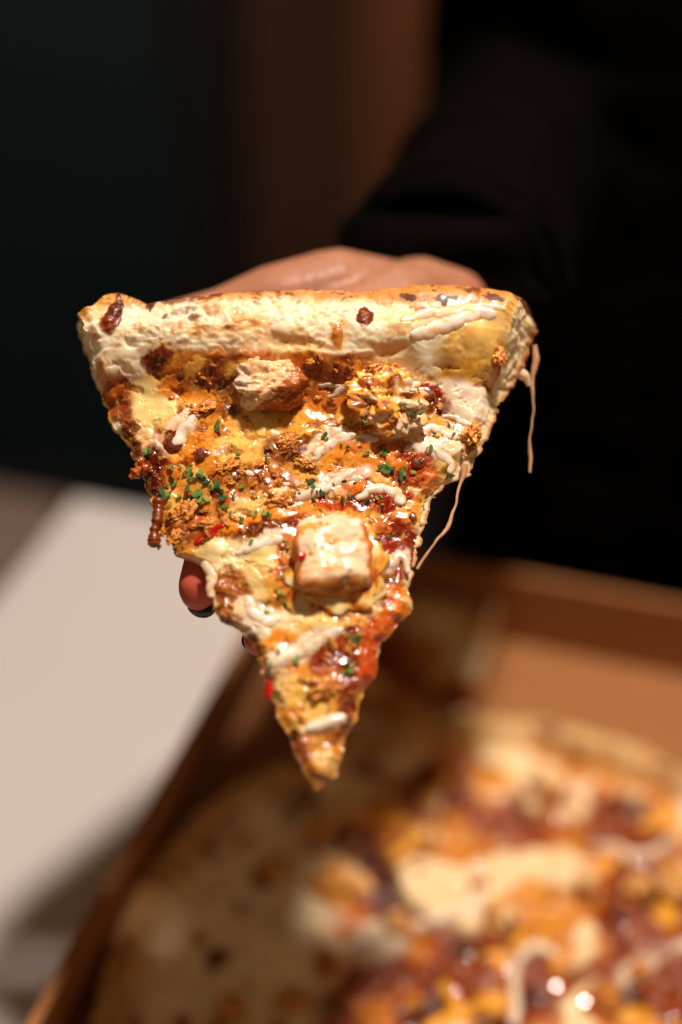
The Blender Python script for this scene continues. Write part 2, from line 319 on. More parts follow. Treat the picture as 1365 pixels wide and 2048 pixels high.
def base_height(u, v):
    "the slice's own relief in metres: sag, rim of the crust, lumps of cheese"
    U, Vv = np.asarray(u, float), np.asarray(v, float)
    X, Y = photo_xy(U, Vv)
    mid = 0.5*(eL(Vv)+eR(Vv)); half = 0.5*(eR(Vv)-eL(Vv))+1e-5
    s = np.clip((U-mid)/half, -1.2, 1.2)
    h = -0.0035*s*s*smooth(-0.11, 0.03, Vv)
    # rim: a rounded bead, lumpy along its length
    q = (V_RIM+.004-Vv)/0.0255
    bead = np.where(q < .5, np.sqrt(np.clip(1-np.clip((.5-q)/0.86, 0, 1)**2.3, 0, 1)), 1-smooth(.45, 1.36+.22*fbm(U*70, 5.5, 0, 2), q))
    Hh = 0.0125+0.0034*fbm(U*48, 2.2+Vv*40, 0, 3, .4)+0.0012*np.clip(s, -1, 1)
    h = h + bead*Hh
    h = h + (1-bead*0.4)*(0.0014*fbm(U*85, Vv*85, 0.3, 2, .2) + 0.00009*fbm(U*260, Vv*260, 5.3, 1))
    return h
def full_height(u, v):
    h = base_height(u, v); X, Y = photo_xy(u, v, h)
    Xw, Yw = swarp(X, Y)
    for (x, y, rx, ry, a, c, s, st, dh, wt) in BLOBS:
        if dh == 0: continue
        a = math.radians(a); ca, sa = math.cos(a), math.sin(a); dx, dy = Xw-x, Yw-y
        r = np.sqrt(((dx*ca+dy*sa)/rx)**2+((-dx*sa+dy*ca)/ry)**2)
        h = h + 0.001*dh*smooth(1.15, 0.2, r)
    return h

_gu = np.linspace(-.095, .095, 381); _gv = np.linspace(-.13, .07, 401)
_HG = full_height(*np.meshgrid(_gu, _gv))
for _ in range(4):
    _HG[1:-1, 1:-1] = .5*_HG[1:-1, 1:-1]+.125*(_HG[:-2, 1:-1]+_HG[2:, 1:-1]+_HG[1:-1, :-2]+_HG[1:-1, 2:])
def full_height(u, v):
    a = np.clip((np.asarray(u, float)-_gu[0])/(_gu[1]-_gu[0]), 0, 379.999); b = np.clip((np.asarray(v, float)-_gv[0])/(_gv[1]-_gv[0]), 0, 399.999)
    i = a.astype(int); j = b.astype(int); a = a-i; b = b-j
    return (_HG[j, i]*(1-a)+_HG[j, i+1]*a)*(1-b)+(_HG[j+1, i]*(1-a)+_HG[j+1, i+1]*a)*b
slice_root = empty('pizza_slice', O3, 'sharp foreground pizza slice held up by a hand, tip pointing down at the box', 'pizza slice', 'slices of the pizza')

NI, NJ = 560, 640
sv = np.linspace(-1, 1, NI); sv = 0.5+0.5*np.sin(sv*PI/2)*0.35+0.325*sv      # columns a little denser at the cut edges
tv = np.linspace(0, 1, NJ)
Vrow = np.concatenate([V_TIP+(V_RIM-0.03-V_TIP)*np.linspace(0, 1, NJ-150, endpoint=False), V_RIM-0.03+0.03*np.sin(np.linspace(0, 1, 150)*PI/2)])
Vg = np.repeat(Vrow[:, None], NI, 1)
Lr, Rr = eL(Vrow)[:, None], eR(Vrow)[:, None]
Ug = Lr+(Rr-Lr)*sv[None, :]
# back outline wavers a little
_bx = [157, 195, 215, 240, 265, 300, 350, 430, 520, 620, 700, 760, 900, 960, 1010, 1050, 1074]
_by = [-10, 2, 26, 34, 26, 8, 13, 26, 34, 36, 36, 40, 50, 44, 34, 18, 4]
XB, YB = photo_xy(Ug[-1], Vg[-1])
RAISE = np.interp(XB, _bx, _by)*0.00017+.0003*fbm(XB/20, 1.0, 0, 2)
Vg = Vg + smooth(V_RIM-0.024, V_RIM, Vg)*RAISE[None, :]
H0 = base_height(Ug, Vg)
X, Y = photo_xy(Ug, Vg, H0)
base = T(238, 178, 84)
col, wet, dh = paint(X, Y, BLOBS, base)
H = H0+0.001*dh
# mottle: baked freckles in the cheese, brown where it bulges
fr = fbm(X/9, Y/8, 2.0, 3); fr2 = fbm(X/26, Y/20, 6.0, 3)
lower = smooth(690, 740, Y+14*fbm(X/40, 3.3, 0, 2)); pale = 1-.75*smooth(.50, .72, col[..., 1])
m = (smooth(0.10, 0.55, fr2)*0.4*lower*pale)[..., None]; col = col*(1-m)+np.minimum(col*np.array([.85, .62, .35]), 1)*m
Xm, Ym = warp(X, Y)
ma = fbm(Xm/34, Ym/24, 31.0, 4); mb = fbm(Xm/30, Ym/19, 41.0, 4)
m = (smooth(0.16, 0.36, ma)*0.65*lower*pale)[..., None]; col = col*(1-m)+col*np.array([.78, .54, .28])*m
m = (smooth(0.36, 0.52, ma)*0.7*lower*pale)[..., None]; col = col*(1-m)+T(112, 40, 8)*m
m = (smooth(0.10, 0.02, np.abs(mb))*0.4*lower)[..., None]; col = col*(1-m)+T(250, 214, 132)*m
m = (smooth(0.42, 0.6, fr)*0.45*lower*pale)[..., None]; col = col*(1-m)+T(142, 56, 10)*m
m = (smooth(0.25, 0.6, -fr)*0.45*lower)[..., None]; col = col*(1-m)+np.minimum(col*1.3+0.12, .9)*m
up = 1-lower
m = (smooth(0.0, 0.6, fbm(X/44, Y/26, 9.0, 3))*0.6*up)[..., None]; col = col*(1-m)+col*np.array([.95, .80, .52])*m
m = (smooth(0.34, 0.6, fbm(X/24, Y/17, 19.0, 3))*0.55*up)[..., None]; col = col*(1-m)+T(214, 146, 70)*m
wet = wet*(1-.6*up*smooth(900, 760, X))
m = (smooth(0.30, 0.50, fbm(X/11, Y/5, 3.3, 2))*smooth(-.25, .2, fbm(X/80, 1.0, 2.2, 2))*0.85*smooth(618, 592, Y))[..., None]; col = col*(1-m)+T(120, 66, 24)*m
# torn, curdy relief of the bread side of the crust
curd = np.abs(fbm(X/55+.5*fbm(X/25, Y/25, 2, 1), Y/36+.5*fbm(X/30, Y/20, 7, 1), 1.1, 2, .3)); H = H - 0.00035*up*(1-smooth(0, .45, curd))*smooth(1010, 900, X)*smooth(588, 615, Y)
H = H + 0.00055*up*fbm(X/24, Y/17, 4.4, 3)*smooth(-.4, .2, fbm(X/70, Y/40, 14.4, 1))*smooth(900, 700, X)
H = H + 0.0004*lower*fbm(X/30, Y/22, 6.0, 1)  - .0004*lower*smooth(.1, .45, ma)
# rounded cut edges
se = np.minimum(sv, 1-sv)[None, :]*(Rr-Lr)
H = H - 0.0022*(1-smooth(0, 0.0035, se))
Hs = H
top = P3(Ug, Vg, Hs).reshape(-1, 3)
def quad_grid(ni, nj, off=0, flip=False):
    a = np.arange(ni*nj).reshape(nj, ni)+off
    f = np.stack([a[:-1, :-1], a[:-1, 1:], a[1:, 1:], a[1:, :-1]], -1).reshape(-1, 4)
    return f[:, ::-1] if flip else f
me = mesh_np('cheese_topping', top, quad_grid(NI, NJ), M_TOP, np.clip(col, 0.002, 1).reshape(-1, 3), wet.reshape(-1))
link('cheese_topping', me, slice_root)

# bread: underside and the cut / torn sides
def thick(v, u):
    q = (V_RIM-v)/0.05
    return 0.0035+0.0035*smooth(-0.11, 0.02, v)+0.002*smooth(1.0, 0.2, q)
JS = np.arange(0, NJ, 2); 
def bread_side(side):
    e = eL if side < 0 else eR
    rows = Vrow[JS]; u0 = e(rows); i = 0 if side < 0 else NI-1
    ht = Hs[JS, i]; vv = Vg[JS, i]; K = 22
    k = np.linspace(0, 1, K)[None, :]
    th = thick(vv, u0)[:, None]
    hh = ht[:, None]*(1-k)+(-th)*k
    hh[:, 0] = ht
    tall = (ht[:, None]+th)
    if side > 0: out = -0.0012*np.sin(k*PI) + 0.010*(k**1.2)*smooth(0.006, 0.012, tall)*0 + 0.006*k*smooth(-0.06, -0.02, rows)[:, None]*0
    else: out = 0.0*k
    n = fbm(rows[:, None]*420, hh*420, 2.2+side, 4)
    out = out + 0.0011*n*np.sin(k*PI)**0.5 - 0.0009*smooth(0.25, 0.5, fbm(rows[:, None]*800, hh*800, 9+side, 2))
    if side > 0: out = out + np.maximum(eRo(rows+0.3*tall[:, 0])-u0, 0)[:, None]*k**.8
    lean = 0.0 if side > 0 else 0.15                       # the cut faces splay outwards towards the base
    uu = u0[:, None]+side*(out+lean*tall*k)
    vvv = np.repeat(vv[:, None], K, 1)
    P = P3(uu, vvv, hh).reshape(-1, 3)
    c = np.empty(uu.shape+(3,)); c[:] = T(250, 224, 176)
    pm = smooth(0.0, 0.5, fbm(rows[:, None]*500, hh*500, 3, 3))[..., None]; c = c*(1-pm*.5)+T(214, 164, 100)*pm*.5
    bm_ = smooth(0.72, 0.98, k+0.1*n)[..., None]; c = c*(1-bm_)+T(190, 118, 54)*bm_
    red = (smooth(0.3, 0.0, k)*smooth(0.02, -0.01, rows[:, None]))[..., None]*0.75; c = c*(1-red)+T(150, 66, 18)*red
    if side < 0:
        br = (smooth(0.03, 0.0, rows[:, None])*(0.5+0*k))[..., None]; c = c*(1-br)+T(140, 64, 20)*br
    a = np.arange(len(rows)*K).reshape(len(rows), K)
    f = np.stack([a[:-1, :-1], a[:-1, 1:], a[1:, 1:], a[1:, :-1]], -1).reshape(-1, 4)
    if side < 0: f = f[:, ::-1]
    return P, f[:, ::-1], c.reshape(-1, 3), uu[:, -1], hh[:, -1]
PL, FL, CL, uL, hL = bread_side(-1)
PR, FR, CR, uR, hR = bread_side(1)
ni2 = 60; rows = Vg[JS, NI//2]; s2 = np.linspace(0, 1, ni2)[None, :]
ub = uL[:, None]*(1-s2)+uR[:, None]*s2
hb = hL[:, None]*(1-s2)+hR[:, None]*s2
vb = Vg[JS, 0][:, None]*(1-s2)+Vg[JS, -1][:, None]*s2
vb = vb*(1-0)+0
PB = P3(ub, vb, hb+0.0004*fbm(ub*200, vb*200, 1, 2)*np.sin(s2*PI)).reshape(-1, 3)
cb = np.empty((len(PB), 3)); cb[:] = T(206, 140, 76)
mm = smooth(0.1, 0.5, fbm(ub*120, vb*120, 5, 3)).reshape(-1, 1); cb = cb*(1-mm*.7)+T(110, 58, 26)*mm*.7
FB = quad_grid(ni2, len(rows), 0, True)
# back of the crust
KB = 12; kk = np.linspace(0, 1, KB)[:, None]
iu = np.linspace(0, NI-1, ni2).astype(int)
tb = np.stack([Ug[-1, iu], Vg[-1, iu], Hs[-1, iu]], -1); bb = np.stack([ub[-1], vb[-1], hb[-1]], -1)
q = tb[None]*(1-kk[..., None])+bb[None]*kk[..., None]; q[..., 1] += 0.003*np.sin(kk*PI)
PK = P3(q[..., 0], q[..., 1], q[..., 2]).reshape(-1, 3); FK = quad_grid(ni2, KB, 0, True)
cK = np.empty((len(PK), 3)); cK[:] = T(212, 146, 80)
Vs, Fs, Cs, off = [], [], [], 0
for P_, F_, C_ in ((PL, FL, CL), (PR, FR, CR), (PB, FB, cb), (PK, FK, cK)):
    Vs.append(P_); Fs.append(F_+off); Cs.append(C_); off += len(P_)
me = mesh_np('crust', np.concatenate(Vs), np.concatenate(Fs), M_BREAD, np.clip(np.concatenate(Cs), 0, 1), np.full(off, 0.25))
link('crust', me, slice_root)

# ---- lumps: irregular solids sitting on the slice
def lump(sub, size, seed, rough=(0.25, 0.10, 0.05), boxy=2.0, colf=None, freq=1.0, mat=None, name='lump', wetv=0.8):
    bm = bmesh.new(); bmesh.ops.create_icosphere(bm, subdivisions=sub, radius=1)
    V = np.array([v.co[:] for v in bm.verts]); F = np.array([[v.index for v in f.verts] for f in bm.faces]); bm.free()
    n = V/np.linalg.norm(V, axis=1)[:, None]
    if boxy != 2.0:
        r = 1/(np.sum(np.abs(n)**boxy, axis=1)**(1/boxy)); V = n*r[:, None]
    d = 1 + rough[0]*fbm(n[:, 0]*1.3*freq+seed, n[:, 1]*1.3*freq, n[:, 2]*1.3*freq, 2) + rough[1]*fbm(n[:, 0]*4*freq, n[:, 1]*4*freq+seed, n[:, 2]*4*freq, 2, .4) - rough[2]*np.abs(fbm(n[:, 0]*6*freq, n[:, 1]*6*freq, n[:, 2]*6*freq+seed, 1))
    V = V*d[:, None]
    c = colf(n, V, seed) if colf else None
    V = V*np.array(size)
    return mesh_np(name, V, F, mat, c, np.full(len(V), wetv))
def place(me, name, x, y, h, rz=0, rx=0, ry=0, parent=slice_root, scale=1.0, label=None, sink=0.0):
    u, v = slice_uv(x, y, h)
    hs = float(full_height(np.array([u]), np.array([v]))[0])
    o = bpy.data.objects.new(name, me); C.objects.link(o)
    B = Matrix((UAX, VAX, NAX)).transposed().to_4x4()
    p = Vector(P3(np.array(u), np.array(v), np.array(max(h, hs-sink) if h is None else h)))
    Mx = Matrix.Translation(p) @ B @ Matrix.Rotation(rz, 4, 'Z') @ Matrix.Rotation(rx, 4, 'X') @ Matrix.Rotation(ry, 4, 'Y') @ Matrix.Scale(scale, 4)
    o.parent = parent; o.matrix_parent_inverse = parent.matrix_basis.inverted(); o.matrix_basis = Mx
    if label: o['label'] = label
    return o
def surf_h(x, y):
    h = 0.0
    for k in range(3):
        u, v = slice_uv(x, y, h); h = float(full_height(np.array([u]), np.array([v]))[0])
    return h

def crumb_col(n, V, s):
    f = fbm(n[:, 0]*3+s, n[:, 1]*3, n[:, 2]*3, 3)
    c = np.empty((len(n), 3)); c[:] = T(216, 138, 46)
    m = smooth(-0.1, 0.35, f)[:, None]; c = c*(1-m)+T(246, 190, 90)*m
    m = smooth(0.2, 0.6, -f)[:, None]; c = c*(1-m)+T(130, 60, 16)*m
    return c
def dark_crumb_col(n, V, s):
    return crumb_col(n, V, s)*np.array([.62, .45, .35])
crumbs = [lump(4, (1.1, .75*random.uniform(.7, 1.2), .5), k*3.3, (.6, .30, .12), colf=(dark_crumb_col if k % 5 == 2 else crumb_col), mat=M_CRUMB, name='crumb') for k in range(9)]
big_crumbs = [lump(5, (1.15, .75, .42), k*5.1+2, (.55, .20, .10), colf=crumb_col, mat=M_CRUMB, name='crumb', freq=1.2) for k in range(4)]

# chicken: meat colour where it was cut, breading elsewhere; the third's front carries shade
def chick1(n, V, s):
    c = np.empty((len(n), 3)); c[:] = T(246, 208, 158)
    f = fbm(V[:, 0]*3, V[:, 1]*3, V[:, 2]*3+s, 3)
    m = smooth(0.0, .45, f)[:, None]; c = c*(1-m)+T(224, 160, 96)*m
    b = smooth(.15, .45, n[:, 0]*.75-n[:, 1]*.72+.35*f-.12*n[:, 2])[:, None]; c = c*(1-b)+T(178, 98, 34)*b
    w = smooth(.55, .75, -n[:, 0]+.2*f)[:, None]; c = c*(1-w)+T(238, 210, 184)*w
    return np.clip(c, 0, 1)
h1 = surf_h(545, 790)
me = lump(6, (.0105, .0078, .0062), 4.2, (.26, .12, .08), 3.0, chick1, 1.1, M_CHICKEN, 'chicken_piece', .6)
place(me, 'chicken_piece', 546, 768, h1+.0035, rz=.15, label='ragged cut chicken piece with pale fibrous meat under the crust, left of the other')
def chick2(n, V, s):
    f = fbm(n[:, 0]*2.2+s, n[:, 1]*2.2, n[:, 2]*2.2, 3)
    c = crumb_col(n, V, s)*1.1
    w = smooth(.12, .3, f+.35*n[:, 0]-.1)[:, None]; c = c*(1-w)+T(240, 208, 168)*w
    return np.clip(c, 0, 1)
h2 = surf_h(780, 830)
me = lump(6, (.0125, .0105, .0062), 9.7, (.36, .16, .10), 2.4, chick2, 1.2, M_CHICKEN, 'chicken_piece', .7)
place(me, 'chicken_piece', 778, 803, h2+.003, rz=-.35, label='golden breaded chicken piece flecked with white sauce and herbs')
def chick3(n, V, s):
    f = fbm(V[:, 0]*2, V[:, 1]*2, V[:, 2]*2+s, 3); g = fbm(V[:, 0]*1.5, V[:, 1]*5, V[:, 2]*2+s, 2)
    c = np.empty((len(n), 3)); c[:] = T(248, 218, 178)
    o = smooth(.26, .42, g+.1*f)[:, None]*(V[:, 2:3] > .3); c = c*(1-o)+T(240, 160, 56)*o
    side = smooth(.80, .95, np.abs(V[:, 0])+.12*f)[:, None]; c = c*(1-side)+T(206, 116, 34)*side
    lo = np.maximum(smooth(.45, .1, V[:, 2]+.15*f), smooth(-.62, -.82, V[:, 1]+.12*f))[:, None]; c = c*(1-lo)+T(196, 122, 52)*lo  # browned low down; the front's shade is put into the colour too
    return np.clip(c, 0, 1)
h3 = surf_h(665, 1140)
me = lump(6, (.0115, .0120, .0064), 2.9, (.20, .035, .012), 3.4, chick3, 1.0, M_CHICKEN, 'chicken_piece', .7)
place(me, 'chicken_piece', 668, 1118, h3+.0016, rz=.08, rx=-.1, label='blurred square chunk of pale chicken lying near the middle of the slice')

def skirt_col(n, V, s):
    f = fbm(n[:, 0]*3+s, n[:, 1]*3, n[:, 2]*3, 3); c = np.empty((len(n), 3)); c[:] = T(246, 182, 84)
    m = smooth(-.1, .4, f)[:, None]; c = c*(1-m)+T(255, 226, 170)*m; m = smooth(.2, .5, -f)[:, None]; return c*(1-m)+T(176, 84, 22)*m
me = lump(5, (.0146, .0156, .0015), 7.7, (.30, .08, .02), 2.3, skirt_col, 1.3, M_TOP, 'melted_cheese', .9)
place(me, 'melted_cheese', 668, 1140, h3+.0002, rz=.1)
# crumbs of breading and fried onion, where the photograph has them: (x, y, spread x, spread y, count, size mm)
rnd = random.Random(5)
CR = [(350,800,8,6,2,.9),(405,820,40,8,10,1.5),(430,760,40,25,8,1.1),(575,895,34,22,16,1.7),(470,940,40,16,14,1.5),(540,955,40,16,16,1.7),(560,995,34,12,10,1.8),(372,1035,32,34,20,2.0),(430,1050,36,22,14,1.6),(345,1080,14,20,8,1.5),(300,945,18,12,5,1.1),(280,935,14,16,4,.9),
      (640,720,60,12,10,1.4),(740,735,60,16,16,1.5),(760,800,70,50,22,1.8),(600,800,40,20,10,1.3),(860,810,26,20,8,1.3),(945,870,12,28,8,1.5),(935,910,14,10,4,1.2),(845,920,34,16,8,1.2),(700,1310,40,36,14,1.5),(650,1370,40,20,12,1.5),(450,1225,26,14,6,1.3),(560,800,60,8,10,1.0),(1000,720,10,16,3,1.3),(318,1060,5,22,6,1.1),(600,940,60,20,10,1.0),(700,760,40,30,10,1.1)]
for (x, y, sx, sy, n, s) in CR:
    for k in range(int(n*.45+.6)):
        px, py = rnd.gauss(x, sx*.6), rnd.gauss(y, sy*.55)
        h = surf_h(px, py)
        sc = s*.001*rnd.uniform(.45, 1.25)
        place(rnd.choice(crumbs), 'crumb', px, py, h-sc*.08, rnd.uniform(0, 6), rnd.uniform(-.6, .6), rnd.uniform(-.6, .6), scale=sc)
for (x, y, s, rz) in [(405,818,3.4,.3),(575,885,3.0,.5),(610,925,2.6,-.4),(560,1000,3.4,.1),(372,1030,3.8,.9),(420,1050,2.8,.2),(350,1075,2.4,1),(755,735,2.8,.6),(945,865,3.4,1.2),(720,860,3.0,0),(455,935,3.2,.3),(1000,715,2.6,1.4),(650,1375,4.0,.3),(320,1062,1.9,1.5)]:
    place(rnd.choice(big_crumbs), 'crumb', x, y, surf_h(x, y)+s*.00002, rz, rnd.uniform(-.2, .2), rnd.uniform(-.2, .2), scale=s*.001)

# ---- sauce strokes: domed ribbons laid on the relief
def stroke(pts, name, mat, colr, hgt=.0011, parent=slice_root, wetv=.9, n=60, label=None, seed=0.0, lift=0.0):
    "pts: (x, y, half-width px)"
    pts = np.array(pts, float); d = np.r_[0, np.cumsum(np.hypot(*np.diff(pts[:, :2], axis=0).T))]
    tt = np.linspace(0, d[-1], n)
    def sm(k):
        y = np.interp(tt, d, pts[:, k])
        for _ in range(3): y[1:-1] = .25*y[:-2]+.5*y[1:-1]+.25*y[2:]
        return y
    x, y, r = sm(0), sm(1), sm(2)
    x = x+5*fbm(tt/22, seed, 0, 2); y = y+4*fbm(tt/22, seed+9, 0, 2)
    r = r*1.15*(1+.4*fbm(tt/24, seed+4, 0, 2))
    endt = np.minimum(tt, d[-1]-tt)/np.maximum(r, 1); r = r*np.sqrt(np.clip(1-(1-np.clip(endt, 0, 1))**2, .0, 1))+.05
    tx, ty = np.gradient(x), np.gradient(y); l = np.hypot(tx, ty)+1e-9; nx, ny = -ty/l, tx/l
    K = 13; a = np.linspace(-1, 1, K)
    XX = x[:, None]+nx[:, None]*r[:, None]*a*1.0; YY = y[:, None]+ny[:, None]*r[:, None]*a
    U = np.zeros_like(XX); Vv = np.zeros_like(XX)
    hc = np.zeros_like(XX)
    dd = np.stack([(XX-682.5)/FPX, -(YY-1024)/FPX], -1); D = _F+dd[..., :1]*_R+dd[..., 1:]*_U
    for _ in range(4):
        o = (_c-O_) - hc[..., None]*N_; t = -(o@N_)/(D@N_); p = o+D*t[..., None]
        U, Vv = p@U_, p@V_; hc = full_height(U, Vv)
    dome = (1-a*a)[None, :]*np.clip(r/7, 0, 1)[:, None]*hgt*.48 - .00010 + lift
    P = P3(U, Vv, hc+dome).reshape(-1, 3)
    c = np.empty((len(P), 3)); c[:] = T(*colr); c *= (1+.06*fbm(XX.ravel()/9, YY.ravel()/9, 1, 2))[:, None]
    if mat is M_CREAM:
        e = np.broadcast_to(smooth(.45, 1.0, np.abs(a))[None, :]*.9, XX.shape).ravel()
        e = np.maximum(e, .7*smooth(.15, .5, fbm(XX.ravel()/20, YY.ravel()/14, 6+seed, 2)))[:, None]; c = c*(1-e)+T(240, 182, 104)*e
    me = mesh_np(name, P, quad_grid(K, n), mat, np.clip(c, 0, 1), np.full(len(P), wetv))
    return link(name, me, parent, label)
W1 = (252, 234, 214); W2 = (246, 218, 198)
for k, (pts, c, hg) in enumerate([
 ([(820,672,10),(860,660,14),(910,640,14),(960,622,13),(995,628,12)], W1, .0016),
 ([(800,640,7),(850,628,9),(900,622,9),(960,612,8),(1010,616,7)], (250,228,190), .0010),
 ([(345,892,9),(360,868,12),(385,842,11),(398,828,6)], W1, .0013),
 ([(622,925,6),(645,900,9),(675,878,9),(710,870,8),(760,880,7)], W1, .0012),
 ([(780,872,6),(830,862,8),(870,852,7),(905,868,8),(940,878,7)], W1, .0012),
 ([(560,1000,5),(610,992,8),(650,978,9),(690,952,9),(712,940,5)], W2, .0012),
 ([(712,998,6),(745,978,8),(775,976,9),(798,990,10),(806,1012,10)], W1, .0016),
 ([(470,1108,6),(500,1094,11),(535,1080,12),(565,1078,8)], W1, .0014),
 ([(760,1128,6),(785,1125,8),(798,1108,7),(812,1120,6),(817,1150,6)], W2, .0012),
 ([(540,1335,10),(575,1312,14),(620,1296,14),(660,1270,11),(690,1256,7)], W1, .0015),
 ([(612,1458,8),(640,1452,14),(668,1440,13),(690,1436,10)], W1, .0016),
 ([(492,1190,8),(506,1220,12),(530,1240,12),(560,1232,8)], W1, .0012),
 ([(470,955,5),(492,945,9),(510,950,5)], W2, .0014),
 ([(655,795,4),(690,775,7),(715,760,5)], W2, .0012),
 ([(635,770,3),(665,768,5),(700,778,4)], W2, .0010),
 ([(740,735,4),(780,745,6),(815,735,5)], W1, .0012),
 ([(855,895,6),(880,905,9),(905,925,7),(903,950,5)], W1, .0010),
 ([(500,985,3),(530,975,4),(590,962,3)], W2, .0008),
 ([(885,830,4),(915,838,6),(945,850,6)], W1, .0010),
 ([(480,770,4),(488,745,8),(500,725,6),(520,714,4)], W2, .0012),
 ([(408,1120,8),(425,1150,9),(420,1195,7)], (248,224,196), .0012),
]):
    stroke(pts, 'sauce_drizzle', M_CREAM, c, hg, seed=k*2.7)
for k, pts in enumerate([[(388,1090,5),(405,1078,8),(425,1064,8),(450,1048,4)], [(598,1132,6),(606,1134,9),(616,1136,6)], [(532,1360,5),(538,1376,7),(542,1398,6)]]):
    stroke(pts, 'pepper_strip', M_PEPPER, (190, 16, 10), .0014, seed=k*4.1, n=24, lift=(.0085 if k == 1 else 0.0))

# brown cheese blisters standing proud of the surface
def blister_col(n, V, s):
    c = np.empty((len(n), 3)); c[:] = T(196, 106, 30)
    m = smooth(.0, .7, n[:, 2]+.2*fbm(n[:, 0]*3+s, n[:, 1]*3, n[:, 2]*3, 2))[:, None]; return c*(1-m)+T(126, 54, 16)*m
bl = [lump(4, (1, .85, .22), 30+k, (.15, .08, .05), colf=blister_col, mat=M_TOP, name='cheese_blister', wetv=.5) for k in range(3)]
for k, (x, y, s) in enumerate([(348,886,2.9),(402,908,2.2),(850,785,3.3),(838,922,2.6),(826,1035,1.4)]):
    place(bl[k % 3], 'cheese_blister', x, y, surf_h(x, y)-s*.00012, k*1.3, scale=s*.001)

# ---- herb flakes
def flake(seed):
    r = random.Random(seed); n = r.choice((6, 7, 8)); bm = bmesh.new()
    tw = r.uniform(-.6, .6); asp = r.uniform(.35, .85); cu = r.uniform(.3, .9)
    ring = []
    for k in range(n):
        a = 2*PI*k/n; q = r.uniform(.62, 1.15) if k % 2 else r.uniform(.85, 1.2)
        x, y = math.cos(a)*q, math.sin(a)*q*asp
        ring.append((x, y, cu*(x*x*.4-.2)+tw*x*y*.6))
    vt = [bm.verts.new(p) for p in ring]; vb_ = [bm.verts.new((p[0], p[1], p[2]-.04)) for p in ring]
    c1 = bm.verts.new((0, 0, .12*cu)); c2 = bm.verts.new((0, 0, .12*cu-.05))
    for k in range(n):
        bm.faces.new((vt[k], vt[(k+1) % n], c1)); bm.faces.new((vb_[(k+1) % n], vb_[k], c2))
        bm.faces.new((vt[k], vb_[k], vb_[(k+1) % n], vt[(k+1) % n]))
    return mesh_bm('herb_flake', bm, M_HERBS[seed % 3], False)
flakes = [flake(k) for k in range(12)]
HF = [(355,942,16,10,7,1.5),(395,945,16,12,8,1.7),(400,975,22,16,12,1.7),(335,975,10,14,5,1.7),(425,985,22,12,9,1.4),(420,1012,16,14,7,1.4),(340,985,8,10,3,1.7),(437,853,3,3,1,1.9),(437,860,2,2,1,1.6),(295,908,3,5,3,1.7),(478,910,4,3,2,1.4),(465,893,2,2,1,.9),(470,935,12,10,5,1.3),(316,1068,3,3,2,1.3),(373,1030,4,4,2,1.2),(350,1080,4,3,1,1.3),
      (618,962,10,5,5,1.3),(640,985,20,8,7,1.3),(600,985,14,5,4,1.1),(530,1032,14,6,6,1.3),(490,1036,5,4,2,1.2),(575,1085,4,6,3,1.4),(500,1082,4,3,1,1.0),
      (655,873,4,4,2,1.4),(770,940,10,8,6,1.6),(808,942,12,8,6,1.5),(690,888,10,10,3,.9),(770,910,4,3,2,1.4),(735,905,8,6,3,1.0),(760,905,8,6,2,1.1),(850,868,16,4,4,1.1),(905,850,5,5,3,1.4),(912,868,4,3,2,1.2),(880,872,5,3,2,1.2),(865,895,4,3,2,1.1),(800,800,14,12,6,1.2),(815,795,5,5,3,1.4),(820,830,5,8,3,1.2),(845,835,5,10,3,1.2),(790,785,6,6,2,1.0),(735,835,6,5,3,1.1),(690,965,14,5,3,1.0),(740,1000,10,6,3,1.3),(760,1000,5,8,3,1.2),(700,995,20,10,4,1.0),(775,1160,7,4,4,1.3),(755,1080,5,4,3,1.4),(785,1075,5,4,2,1.1),(560,1190,10,10,3,1.0),(560,1150,6,6,2,.9),
      (560,1300,3,3,1,1.4),(595,1318,5,3,2,1.5),(590,1450,4,4,2,1.3),(660,1413,3,3,1,1.0),(690,1400,4,2,1,1.4),(690,1325,6,10,5,1.3),(710,1278,8,4,3,1.2),(680,1270,5,3,2,1.0),(545,1330,3,3,1,1.1),(545,1388,4,3,2,1.1),(530,1225,5,4,2,1.0),(905,950,3,3,1,1.3),(860,1000,20,10,3,.9),(480,975,16,6,4,1.0),(450,1020,12,6,3,1.0),(560,925,20,10,3,.8)]
CH3 = lambda x, y: 590 < x < 745 and 1040 < y < 1190
for (x, y, sx, sy, n, s) in HF:
    for k in range(n):
        px, py = rnd.gauss(x, sx*.9), rnd.gauss(y, sy*.9)
        sc = s*.00108*rnd.uniform(.35, 1.15)
        h = surf_h(px, py)+.0006+sc*.2
        if (px-778)**2/75**2+(py-803)**2/60**2 < 1: h += .0065
        place(rnd.choice(flakes), 'herb_flake', px, py, h, rnd.uniform(0, 6.3), rnd.gauss(0, .35), rnd.gauss(0, .35), scale=sc)
for (x, y) in [(662,1088),(700,1140),(690,1162),(640,1045),(655,1050),(725,1155),(672,1132),(630,1060)]:
    place(rnd.choice(flakes), 'herb_flake', x, y, surf_h(x, y+20)+.0135, rnd.uniform(0, 6.3), scale=.0008)

